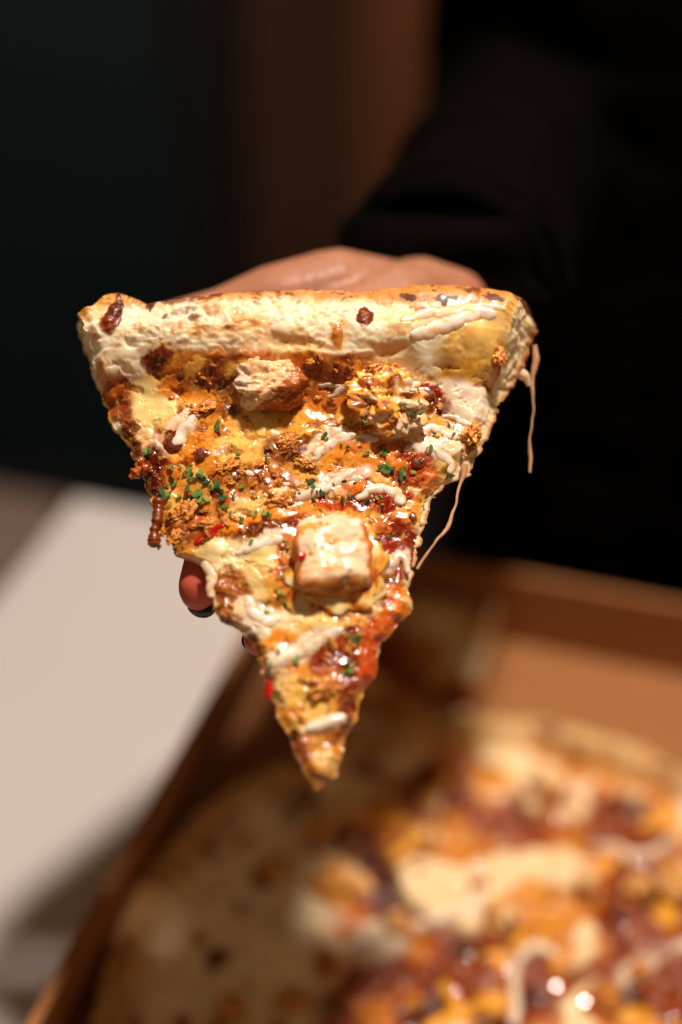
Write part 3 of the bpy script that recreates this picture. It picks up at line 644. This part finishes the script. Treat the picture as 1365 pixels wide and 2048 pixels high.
# ---- cheese strings hanging off the right edge (thin tubes through points in space)
def tube(path, name, mat, colr, K=10, n=70, seed=0.0, parent=None, label=None, wetv=.8, col2=None):
    pts = np.array([list(p[0]) for p in path]); r = np.array([p[1] for p in path])
    d = np.r_[0, np.cumsum(np.linalg.norm(np.diff(pts, axis=0), axis=1))]; tt = np.linspace(0, d[-1], n)
    Pc = np.stack([np.interp(tt, d, pts[:, k]) for k in range(3)], 1); rr = np.interp(tt, d, r)*(.78 if name == 'cheese_string' else 1)
    for _ in range(6): Pc[1:-1] = .25*Pc[:-2]+.5*Pc[1:-1]+.25*Pc[2:]
    rr = rr*(1+(.5 if name == 'breading_strand' else .2)*fbm(tt*(500 if name == 'breading_strand' else 300), seed, 0, 3)); Pc[:, 0] += .0005*fbm(tt*140, seed+3, 0, 2)
    Tn = np.gradient(Pc, axis=0); Tn /= np.linalg.norm(Tn, axis=1)[:, None]
    A = np.cross(Tn, np.array([.1, .9, .3])); A /= np.linalg.norm(A, axis=1)[:, None]; B = np.cross(Tn, A)
    a = np.linspace(0, 2*PI, K, endpoint=False)
    V = (Pc[:, None]+rr[:, None, None]*(np.cos(a)[None, :, None]*A[:, None]+np.sin(a)[None, :, None]*B[:, None])).reshape(-1, 3)
    ix = np.arange(n*K).reshape(n, K); nx_ = np.roll(ix, -1, 1)
    F = np.stack([ix[:-1], nx_[:-1], nx_[1:], ix[1:]], -1).reshape(-1, 4)
    c = np.empty((len(V), 3)); c[:] = T(*colr)
    me = mesh_np(name, V, F, mat, c, np.full(len(V), wetv)); return link(name, me, parent, label)
def sd(y): return 0.45+(900-y)*6.38e-5
STR = (206, 158, 120)
tube([(at(1070,690,.470), .0010), (at(1074,720,.470), .0015), (at(1064,760,.470), .0009), (at(1068,820,.469), .0004), (at(1060,878,.468), .0004), (at(1062,905,.468), .0009), (at(1060,945,.467), .0005)], 'cheese_string', M_CREAM, STR, seed=1, parent=slice_root, label='long thread of melted cheese hanging from the right end of the crust')
tube([(at(930,930,sd(930)+.004), .0016), (at(922,965,sd(965)+.004), .0007), (at(912,1010,sd(1010)+.004), .0005), (at(899,1052,sd(1052)+.004), .0009), (at(870,1085,sd(1085)+.003), .0004), (at(832,1138,sd(1138)+.003), .0006)], 'cheese_string', M_CREAM, STR, seed=5, parent=slice_root, label='curved thread of melted cheese looping beside the right edge')
tube([(at(1040,745,.468), .0022), (at(1052,755,.468), .0018), (at(1058,772,.468), .0009)], 'cheese_string', M_CREAM, (240, 206, 170), n=24, seed=8, parent=slice_root)
tube([(at(318,1000,sd(1000)), .0018), (at(314,1040,sd(1040)), .0016), (at(308,1068,sd(1068)), .0013), (at(309,1086,sd(1086)), .0023), (at(309,1094,sd(1090)), .0010)], 'breading_strand', M_CRUMB, (150, 78, 24), n=40, seed=11, parent=slice_root)
tube([(at(300,935,sd(935)), .0018), (at(280,938,sd(938)), .0014), (at(268,948,sd(948)), .0016), (at(260,956,sd(956)), .0009)], 'breading_strand', M_CRUMB, (190, 110, 40), n=30, seed=13, parent=slice_root)
tube([(at(290,918,sd(918)), .0014), (at(279,925,sd(925)), .0012), (at(272,932,sd(932)), .0007)], 'breading_strand', M_CRUMB, (190, 110, 40), n=30, seed=14, parent=slice_root)

# ================================================================== THE PERSON
def remesh(parts, voxel, name, mat, smooth_it=6, sub=False):
    """one continuous skin: tapered limbs given as chains of (point, radius) are fused"""
    bm = bmesh.new()
    for chain in parts:
        for (p, r), (q, s) in zip(chain[:-1], chain[1:]):
            p, q = Vector(p), Vector(q); L = (q-p).length; n = max(2, int(L/(min(r, s)*.28))+1)
            for k in range(n+1):
                t = k/n; c = p.lerp(q, t); rr = r*(1-t)+s*t
                bmesh.ops.create_icosphere(bm, subdivisions=2, radius=rr, matrix=Matrix.Translation(c))
    me = bpy.data.meshes.new('tmp'); bm.to_mesh(me); bm.free()
    o = bpy.data.objects.new('tmp', me); C.objects.link(o)
    m = o.modifiers.new('r', 'REMESH'); m.mode = 'VOXEL'; m.voxel_size = voxel
    m2 = o.modifiers.new('s', 'SMOOTH'); m2.iterations = smooth_it; m2.factor = .5
    dg = bpy.context.evaluated_depsgraph_get(); ev = o.evaluated_get(dg)
    out = bpy.data.meshes.new_from_object(ev); bpy.data.objects.remove(o); bpy.data.meshes.remove(me)
    out.name = name; out.materials.clear(); out.materials.append(mat)
    out.polygons.foreach_set('use_smooth', np.full(len(out.polygons), True))
    return out
person = empty('person', (0.27, 0.80, -0.74), 'person in a black long-sleeved top standing behind the table, holding the slice on the palm', 'person')
A = at
wrist = A(860, 650, .535)
hand = [
 [(wrist, .023), (A(790, 640, .515), .022), (A(700, 680, .502), .020)],
 [(A(790, 640, .515), .020), (A(760, 760, .497), .016), (A(740, 850, .484), .012)],
 [(A(740, 640, .512), .020), (A(650, 760, .492), .015), (A(620, 860, .478), .012)],
 [(A(740, 640, .512), .018), (A(700, 750, .494), .016), (A(680, 860, .480), .012)],
 [(A(840, 600, .525), .0165), (A(900, 610, .53), .016)],
 # heel of the thumb and thumb, pointing left behind the crust
 [(A(800, 610, .520), .016), (A(670, 592, .512), .0175), (A(560, 612, .508), .0155), (A(450, 632, .505), .0105), (A(330, 662, .500), .0098), (A(265, 684, .494), .0092), (A(213, 700, .488), .0078)],
 # index to little finger, under the slice
 [(A(600, 850, .476), .0115), (A(520, 960, .465), .0092), (A(452, 1060, .457), .0086), (A(415, 1130, .4505), .0080), (A(400, 1172, .4475), .0072), (A(397, 1186, .4468), .0060)],
 [(A(660, 870, .476), .0115), (A(610, 1020, .462), .0092), (A(560, 1160, .451), .0085), (A(535, 1240, .4475), .0076), (A(524, 1278, .446), .0062)],
 [(A(710, 870, .477), .0112), (A(690, 1020, .463), .0090), (A(660, 1150, .453), .0083), (A(640, 1240, .4475), .0070)],
 [(A(760, 860, .480), .0100), (A(770, 980, .467), .0078), (A(755, 1080, .459), .0072), (A(740, 1140, .454), .0060)],
 [(wrist, .023), (A(980, 480, .62), .030)],
 [(A(255, 708, .503), .0085), (A(400, 688, .528), .0125), (A(560, 632, .556), .0165), (A(700, 612, .578), .021), (A(860, 600, .58), .022)],  # bulk added behind the crust to widen the hand's cast shadow
 [(A(560, 690, .494), .0125), (A(420, 690, .492), .0110), (A(290, 702, .491), .0085)],  # added filler, closes a lit gap in that shadow
 [(A(670, 592, .512), .0165), (A(640, 620, .54), .0165)], [(A(790, 640, .515), .020), (A(780, 620, .55), .022)],
]
link('body', remesh(hand, .0011, 'body', M_SKIN, 8), person, 'bare light-skinned hand and wrist, palm up')
def nail(x, y, d, sx, sy, rot, bulge=.45, axis=None):
    bm = bmesh.new(); bmesh.ops.create_uvsphere(bm, u_segments=24, v_segments=14, radius=1)
    Mr = cam.rotation_euler.to_matrix().to_4x4()
    for v in bm.verts:
        v.co = Vector((v.co.x*sx, v.co.y*sy, v.co.z*bulge*sx))
        v.co.z -= .25*v.co.x**2/sx
    bm.transform(Matrix.Translation(A(x, y, d)) @ Mr @ Matrix.Rotation(math.radians(rot), 4, 'Z'))
    return link('fingernail', mesh_bm('fingernail', bm, M_NAIL), person, 'nail painted glossy black')
nail(404, 1211, .4470, .0040, .0047, 78)
nail(517, 1288, .4470, .0042, .0056, 62)
nail(187, 698, .4835, .0040, .0068, 6)

elbow = A(1030, 300, .80); sh = Vector((.13, .80, .56))
cuff = A(835, 628, .53)
jk = [
 [(A(915, 545, .560), .041), (A(935, 500, .60), .042), (A(985, 380, .70), .047), (elbow, .053)],
 [(A(738, 530, .575), .014), (A(805, 505, .590), .021), (A(935, 470, .60), .040)],
 [(elbow, .053), (A(1050, 120, .84), .060), (sh, .07)],
 [((.17, .86, .50), .12), ((.20, .84, .30), .13), ((.20, .81, .0), .13), ((.20, .81, -.22), .135)],
 [((.42, .86, .50), .12), ((.40, .84, .30), .13), ((.40, .76, .0), .13), ((.40, .76, -.22), .135)],
 [((.30, .80, .50), .12), ((.29, .78, .30), .125), ((.29, .745, .0), .12), ((.29, .745, -.22), .125)],
 [((.48, .84, .52), .075), ((.56, .80, .30), .06), ((.56, .76, .08), .05)],
 [((.26, .88, .56), .075), ((.34, .88, .56), .075)],
]
jm = remesh(jk, .006, 'jacket', M_JACKET, 8)
# folds of the cloth
co = np.empty(len(jm.vertices)*3); jm.vertices.foreach_get('co', co); co = co.reshape(-1, 3)
no = np.empty(len(jm.vertices)*3); jm.vertices.foreach_get('normal', no) if hasattr(jm.vertices[0], 'normal') else None; no = no.reshape(-1, 3)
near = 1-smooth(.62, .80, co[:, 1])
fold = (1-np.abs(fbm(co[:, 0]*14+co[:, 1]*9, co[:, 2]*26, co[:, 1]*9, 2))*2.2)
co = co+no*((0.003+.005*near)*fold)[:, None]
jm.vertices.foreach_set('co', co.ravel()); jm.update()
link('jacket', jm, person)
tube([(A(895, 575, .550), .0405), (A(915, 545, .560), .0425)], 'cuff', M_JACKET, (17, 15, 15), K=40, n=12, seed=3, parent=person)
tr = remesh([[((.20, .84, -.22), .12), ((.19, .84, -.68), .075), ((.19, .84, -.735), .075)], [((.38, .84, -.22), .12), ((.39, .84, -.68), .075), ((.39, .84, -.735), .075)]], .008, 'trousers', M_BLACK, 4)
link('trousers', tr, person)

# ================================================================== TABLE, BOX, PIZZA IN THE BOX
E1 = Vector((.956, -.292, 0)).normalized(); E2 = Vector((-.292, -.956, 0)).normalized()
FRAME = Matrix(((E1.x, -E2.x, 0, 0), (E1.y, -E2.y, 0, 0), (0, 0, 1, 0), (0, 0, 0, 1)))      # local x along the far edge, local y away from the camera
BOX0 = Vector((-.0225, .632, 0))
def loc(a, b, z=0.0, o=BOX0): return o + E1*a + E2*b + Vector((0, 0, z))
TC = Vector((-.169, .739, 0))
tbl = empty('table', loc(.6, .45, -.74, TC), 'white table top with its far corner showing left of the slice', 'table')
bm = box_bm(1.2, .9, .03, Matrix.Translation(loc(.6, .45, -.015, TC)) @ FRAME, .003)
link('table_top', mesh_bm('table_top', bm, M_TABLE, False), tbl)
for a, b in ((.06, .06), (1.14, .06), (.06, .84), (1.14, .84)):
    bm = box_bm(.045, .045, .709, Matrix.Translation(loc(a, b, -.3855, TC)) @ FRAME, .003)
    link('leg', mesh_bm('leg', bm, M_BLACK, False), tbl)

bx = empty('pizza_box', loc(.17, .17, 0), 'open brown cardboard pizza box on the white table', 'pizza box')
BW, BD, BH = .365, .365, .048
def pan(name, sx, sy, sz, p, rot=None, mat=M_KRAFT, label=None):
    Mx = Matrix.Translation(p) @ FRAME
    if rot is not None: Mx = Mx @ rot
    return link(name, mesh_bm(name, box_bm(sx, sy, sz, Mx, .0006), mat, False), bx, label)
pan('base_panel', BW, BD, .003, loc(BW/2, BD/2, .0025))
pan('side_wall', BW, .005, .043, loc(BW/2, -.0005, .0215+.0045), Matrix.Rotation(math.radians(-4), 4, 'X'))
pan('side_wall', BW, .005, BH, loc(BW/2, BD+.0005, BH/2+.0045))
pan('side_wall', .005, BD-.012, BH, loc(-.0005, BD/2, BH/2+.0045), Matrix.Rotation(math.radians(6), 4, 'Y'))
pan('side_wall', .005, BD-.012, BH, loc(BW+.0005, BD/2, BH/2+.0045))
# the rest of the pizza: wedges of one disc, each a slice that can be lifted out
PC = loc(.168, .247, .005); PR_ = .170
def disc_fields(x, y, seed=0):
    "colour, wetness and height at disc coordinates (metres)"
    r = np.hypot(x, y)
    rim = smooth(PR_-.026, PR_-.014, r+.004*fbm(x*30, y*30, 4, 2))
    c = np.empty(x.shape+(3,)); c[:] = T(214, 138, 46)
    h = .010+.0035*fbm(x*40, y*40, 1, 3)+.0015*fbm(x*130, y*130, 2, 2)
    def lay(mask, colr, dh=0):
        nonlocal c, h
        c = c*(1-mask[..., None])+T(*colr)*mask[..., None]; h = h+dh*mask
    a = fbm(x*20, y*20, 11, 3); b = fbm(x*24, y*24, 23, 3); d = fbm(x*22+5, y*22, 37, 3)
    lay(smooth(-.35, -.05, a), (198, 108, 20)); lay(smooth(-.10, .10, a), (140, 58, 10)); lay(smooth(.12, .32, a), (78, 30, 6))
    lay(smooth(.15, .4, b), (240, 166, 50), .002); lay(smooth(.18, .35, d), (136, 58, 12), .001)
    lay(smooth(.24, .36, -d), (252, 220, 166), .004)
    # cream drizzled over it back and forth
    zz = np.abs(np.sin((x*.35-y*1.0)*48+2.6*fbm(x*14, y*14, 51, 2)))
    lay(smooth(.30, .15, zz)*smooth(.0, .2, fbm(x*20, y*20, 60, 2)), (250, 226, 196), .0022)
    pa = smooth(.054, .036, np.hypot((x+.114)/1.0, (y-.045)/1.8)+.006*fbm(x*60, y*60, 91, 2)); lay(pa, (255, 236, 196), .002)
    for sx_, sy_, sr_ in ((-.118, .028, .006), (-.100, .072, .007), (-.12, .10, .006)):
        lay(smooth(sr_*1.3, sr_*.5, np.hypot(x-sx_, y-sy_)), (120, 62, 20))
    lay(rim, (216, 172, 110)); h = h+rim*(.012*np.sqrt(np.clip(1-((r-PR_+.012)/.0135)**2, 0, 1)))
    lay(rim*smooth(.25, .45, fbm(x*55, y*55, 71, 2)), (130, 66, 20))
    lay(smooth(PR_-.007, PR_-.001, r), (204, 138, 66))
    h = h*np.sqrt(np.clip((PR_+.0005-r)/.004, 0, 1)) if False else h - .010*smooth(PR_-.006, PR_, r)
    return c, h
def far_slice(a0, a1, shift, label):
    na, nr = 130, 170
    rr = np.linspace(.002, PR_, nr)[:, None]; aa = np.linspace(a0, a1, na)[None, :]
    x = rr*np.cos(aa); y = rr*np.sin(aa); c, h = disc_fields(x, y)
    cd = Vector((math.cos((a0+a1)/2), math.sin((a0+a1)/2), 0)); off = cd*shift if not isinstance(shift, tuple) else Vector(shift)
    root = empty('pizza_slice', PC+off+cd*.09, label, 'pizza slice', 'slices of the pizza')
    o = np.array(PC+off)
    P = np.stack([x, y, h], -1)+o
    me = mesh_np('cheese_topping', P.reshape(-1, 3), quad_grid(na, nr, 0, True), M_FAR, np.clip(c, 0, 1).reshape(-1, 3), np.full(na*nr, .9))
    link('cheese_topping', me, root)
    # bread under it: outline loop, side walls and base
    top_loop = np.concatenate([P[:, 0], P[-1, 1:], P[::-1, -1][1:]]); n = len(top_loop)
    bot = top_loop.copy(); bot[:, 2] = PC.z+.0005
    Vb = np.concatenate([top_loop-np.array([0, 0, .0003]), bot, [[*(np.array(PC+off)[:2]+np.array(cd[:2])*.08), PC.z+.0005]]])
    i = np.arange(n); j = (i+1) % n
    tri = np.concatenate([np.stack([i, j, j+n], 1), np.stack([i, j+n, i+n], 1), np.stack([i+n, j+n, np.full(n, 2*n)], 1)])
    cb_ = np.empty((len(Vb), 3)); cb_[:] = T(176, 110, 52)
    link('crust', mesh_np('crust', Vb, tri, M_BREAD, cb_, np.full(len(Vb), .2)), root)
    return root, off
D = math.radians
far = []
for a0, a1, sft, lab in [(74, 116, (-.026, .088, .003), 'shaded slice pushed up into the far left corner of the pizza box'),
                         (26, 92, (.000, .000, 0), 'brightly lit blurred slice at the right beside the bare cardboard floor'),
                         (92.2, 152, (.000, .000, 0), 'blurred slice with a browned pale crust against the left wall of the box'),
                         (152.4, 204, (.000, 0, 0), 'near left slice, its pale blistered crust cut by the bottom of the photo'),
                         (-34, 25.7, (.000, 0, 0), 'near right slice with white drizzle at the bottom right corner of the photo')]:
    far.append((far_slice(D(a0), D(a1), sft, lab), D(a0), D(a1)))
def chick3f(n, V, s): return chick3(n, V, s)*np.array([.95, .85, .65])
fchunks = [lump(4, (1, .8, .6), 60+k, (.3, .25, .1), 3.0, (chick3f if k == 3 else chick2), 1.0, M_FAR, 'chicken_piece', .9) for k in range(4)]
rf = random.Random(21)
for (root, off), a0, a1 in far:
    for k in range(5):
        a = rf.uniform(a0+.08, a1-.08); r = PR_*math.sqrt(rf.uniform(.08, .62))
        x, y = r*math.cos(a), r*math.sin(a); h = float(disc_fields(np.array([x]), np.array([y]))[1][0])
        o = bpy.data.objects.new('chicken_piece', rf.choice(fchunks)); C.objects.link(o)
        o.parent = root; o.matrix_parent_inverse = root.matrix_basis.inverted()
        s = rf.uniform(.006, .011)
        o.matrix_basis = Matrix.Translation(PC+off+Vector((x, y, h+s*.25))) @ Matrix.Rotation(rf.uniform(0, 6), 4, 'Z') @ Matrix.Rotation(rf.uniform(-.4, .4), 4, 'X') @ Matrix.Scale(s, 4)
    for k in range(16):
        a = rf.uniform(a0+.04, a1-.04); r = PR_*math.sqrt(rf.uniform(.03, .75))
        x, y = r*math.cos(a), r*math.sin(a); h = float(disc_fields(np.array([x]), np.array([y]))[1][0])
        o = bpy.data.objects.new('crumb', rf.choice(crumbs[:2]+crumbs[3:5])); C.objects.link(o)
        o.parent = root; o.matrix_parent_inverse = root.matrix_basis.inverted()
        s = rf.uniform(.002, .005)
        o.matrix_basis = Matrix.Translation(PC+off+Vector((x, y, h+s*.2))) @ Matrix.Rotation(rf.uniform(0, 6), 4, 'Z') @ Matrix.Scale(s, 4)

# glossy discs added as glints, each turned to mirror the lamp into the lens
M_GLINT = simple('glint_gloss', (150, 74, 14), 0.06, 200, 0.1, 0.0, spec=0.8)
M_GLINT.node_tree.nodes['Principled BSDF'].inputs['Coat Weight'].default_value = 0.3
bm = bmesh.new(); Rc = .020; ra = .0030
rings = [[bm.verts.new((r*math.cos(a), r*math.sin(a), math.sqrt(Rc*Rc-r*r)-Rc)) for a in [2*PI*k/20 for k in range(20)]] for r in (ra*.33, ra*.66, ra)]
cv = bm.verts.new((0, 0, 0))
for k in range(20):
    j = (k+1) % 20; bm.faces.new((cv, rings[0][k], rings[0][j]))
    for q in (0, 1): bm.faces.new((rings[q][k], rings[q+1][k], rings[q+1][j], rings[q][j]))
me_glint = mesh_bm('glint_disc', bm, M_GLINT)
for k, (x, y) in enumerate([(1115,1975),(1168,2005),(960,1735),(900,1772),(940,1912),(1012,1938),(1072,1957),(1034,1922),(1345,2035),(912,1980),(1250,1860),(1120,1640),(1290,1730)]):
    q = at(x, y, 1.0); e = Vector((0, 0, CAM_Z)); dr_ = q-e; p = e+dr_*((.027-CAM_Z)/dr_.z)
    l = p-PC; an = math.degrees(math.atan2(l.y, l.x)); hh = float(disc_fields(np.array([l.x]), np.array([l.y]))[1][0])
    p = e+dr_*((PC.z+hh+.0012-CAM_Z)/dr_.z)
    root = [r for (r, o_), b0, b1 in far[1:] if b0 <= D(an) <= b1+.02] or [far[1][0][0]]
    hv = ((e-p).normalized()+(LAMP-p).normalized()).normalized()
    hv = (hv+Vector((rf.uniform(-.03, .03), rf.uniform(-.03, .03), 0))).normalized()
    o = bpy.data.objects.new('glint_disc', me_glint); C.objects.link(o); o.parent = root[0]; o.matrix_parent_inverse = root[0].matrix_basis.inverted()
    o.matrix_basis = Matrix.Translation(p) @ hv.to_track_quat('Z', 'Y').to_matrix().to_4x4() @ Matrix.Scale((1.15, 1.3)[k] if k < 2 else rf.uniform(.35, .75), 4)

# ================================================================== ROOM BEHIND
def slab(name, sx, sy, sz, p, mat, **kw):
    return link(name, mesh_bm(name, box_bm(sx, sy, sz, Matrix.Translation(p)), mat, False), **kw)
slab('floor', 8, 8, .02, Vector((0, 2, -.75)), M_FLOOR, kind='structure')
slab('back_wall', 6, .1, 3.2, Vector((0, 1.95, .861)), M_BLACK, kind='structure')
cab = slab('wall_panel', 1.6, .03, 2.6, Vector((-1.03, 1.88, .561)), M_TEAL)
cab['label'] = 'dark teal upright panel filling the left background'; cab['category'] = 'wall panel'
dr = slab('wooden_door', .75, .04, 2.4, Vector((.38, 1.87, .461)), M_WOOD)
dim_strip = slab('dim_door_strip', .15, .06, 2.5, Vector((-.05, 1.86, .511)), M_WOOD_DIM)  # added strip: the door's dim left side put into a darker colour
dim_strip['label'] = 'very dark brown strip added for the fading light on the left side of the wooden door'; dim_strip['category'] = 'dim strip'
dr['label'] = 'dim brown wooden door between the black gap and the person'; dr['category'] = 'door'
be = empty('bench', (-.62, 1.05, -.74), 'pale grey bench seat at the left edge, far below the table', 'bench')
link('seat', mesh_bm('seat', box_bm(.6, .34, .03, Matrix.Translation((-.60, 1.06, -.30)) @ FRAME, .004), M_BENCH, False), be)
for a in (-.24, .24):
    link('leg', mesh_bm('leg', box_bm(.04, .28, .424, Matrix.Translation(Vector((-.60, 1.06, -.527))+E1*a) @ FRAME), M_BLACK, False), be)
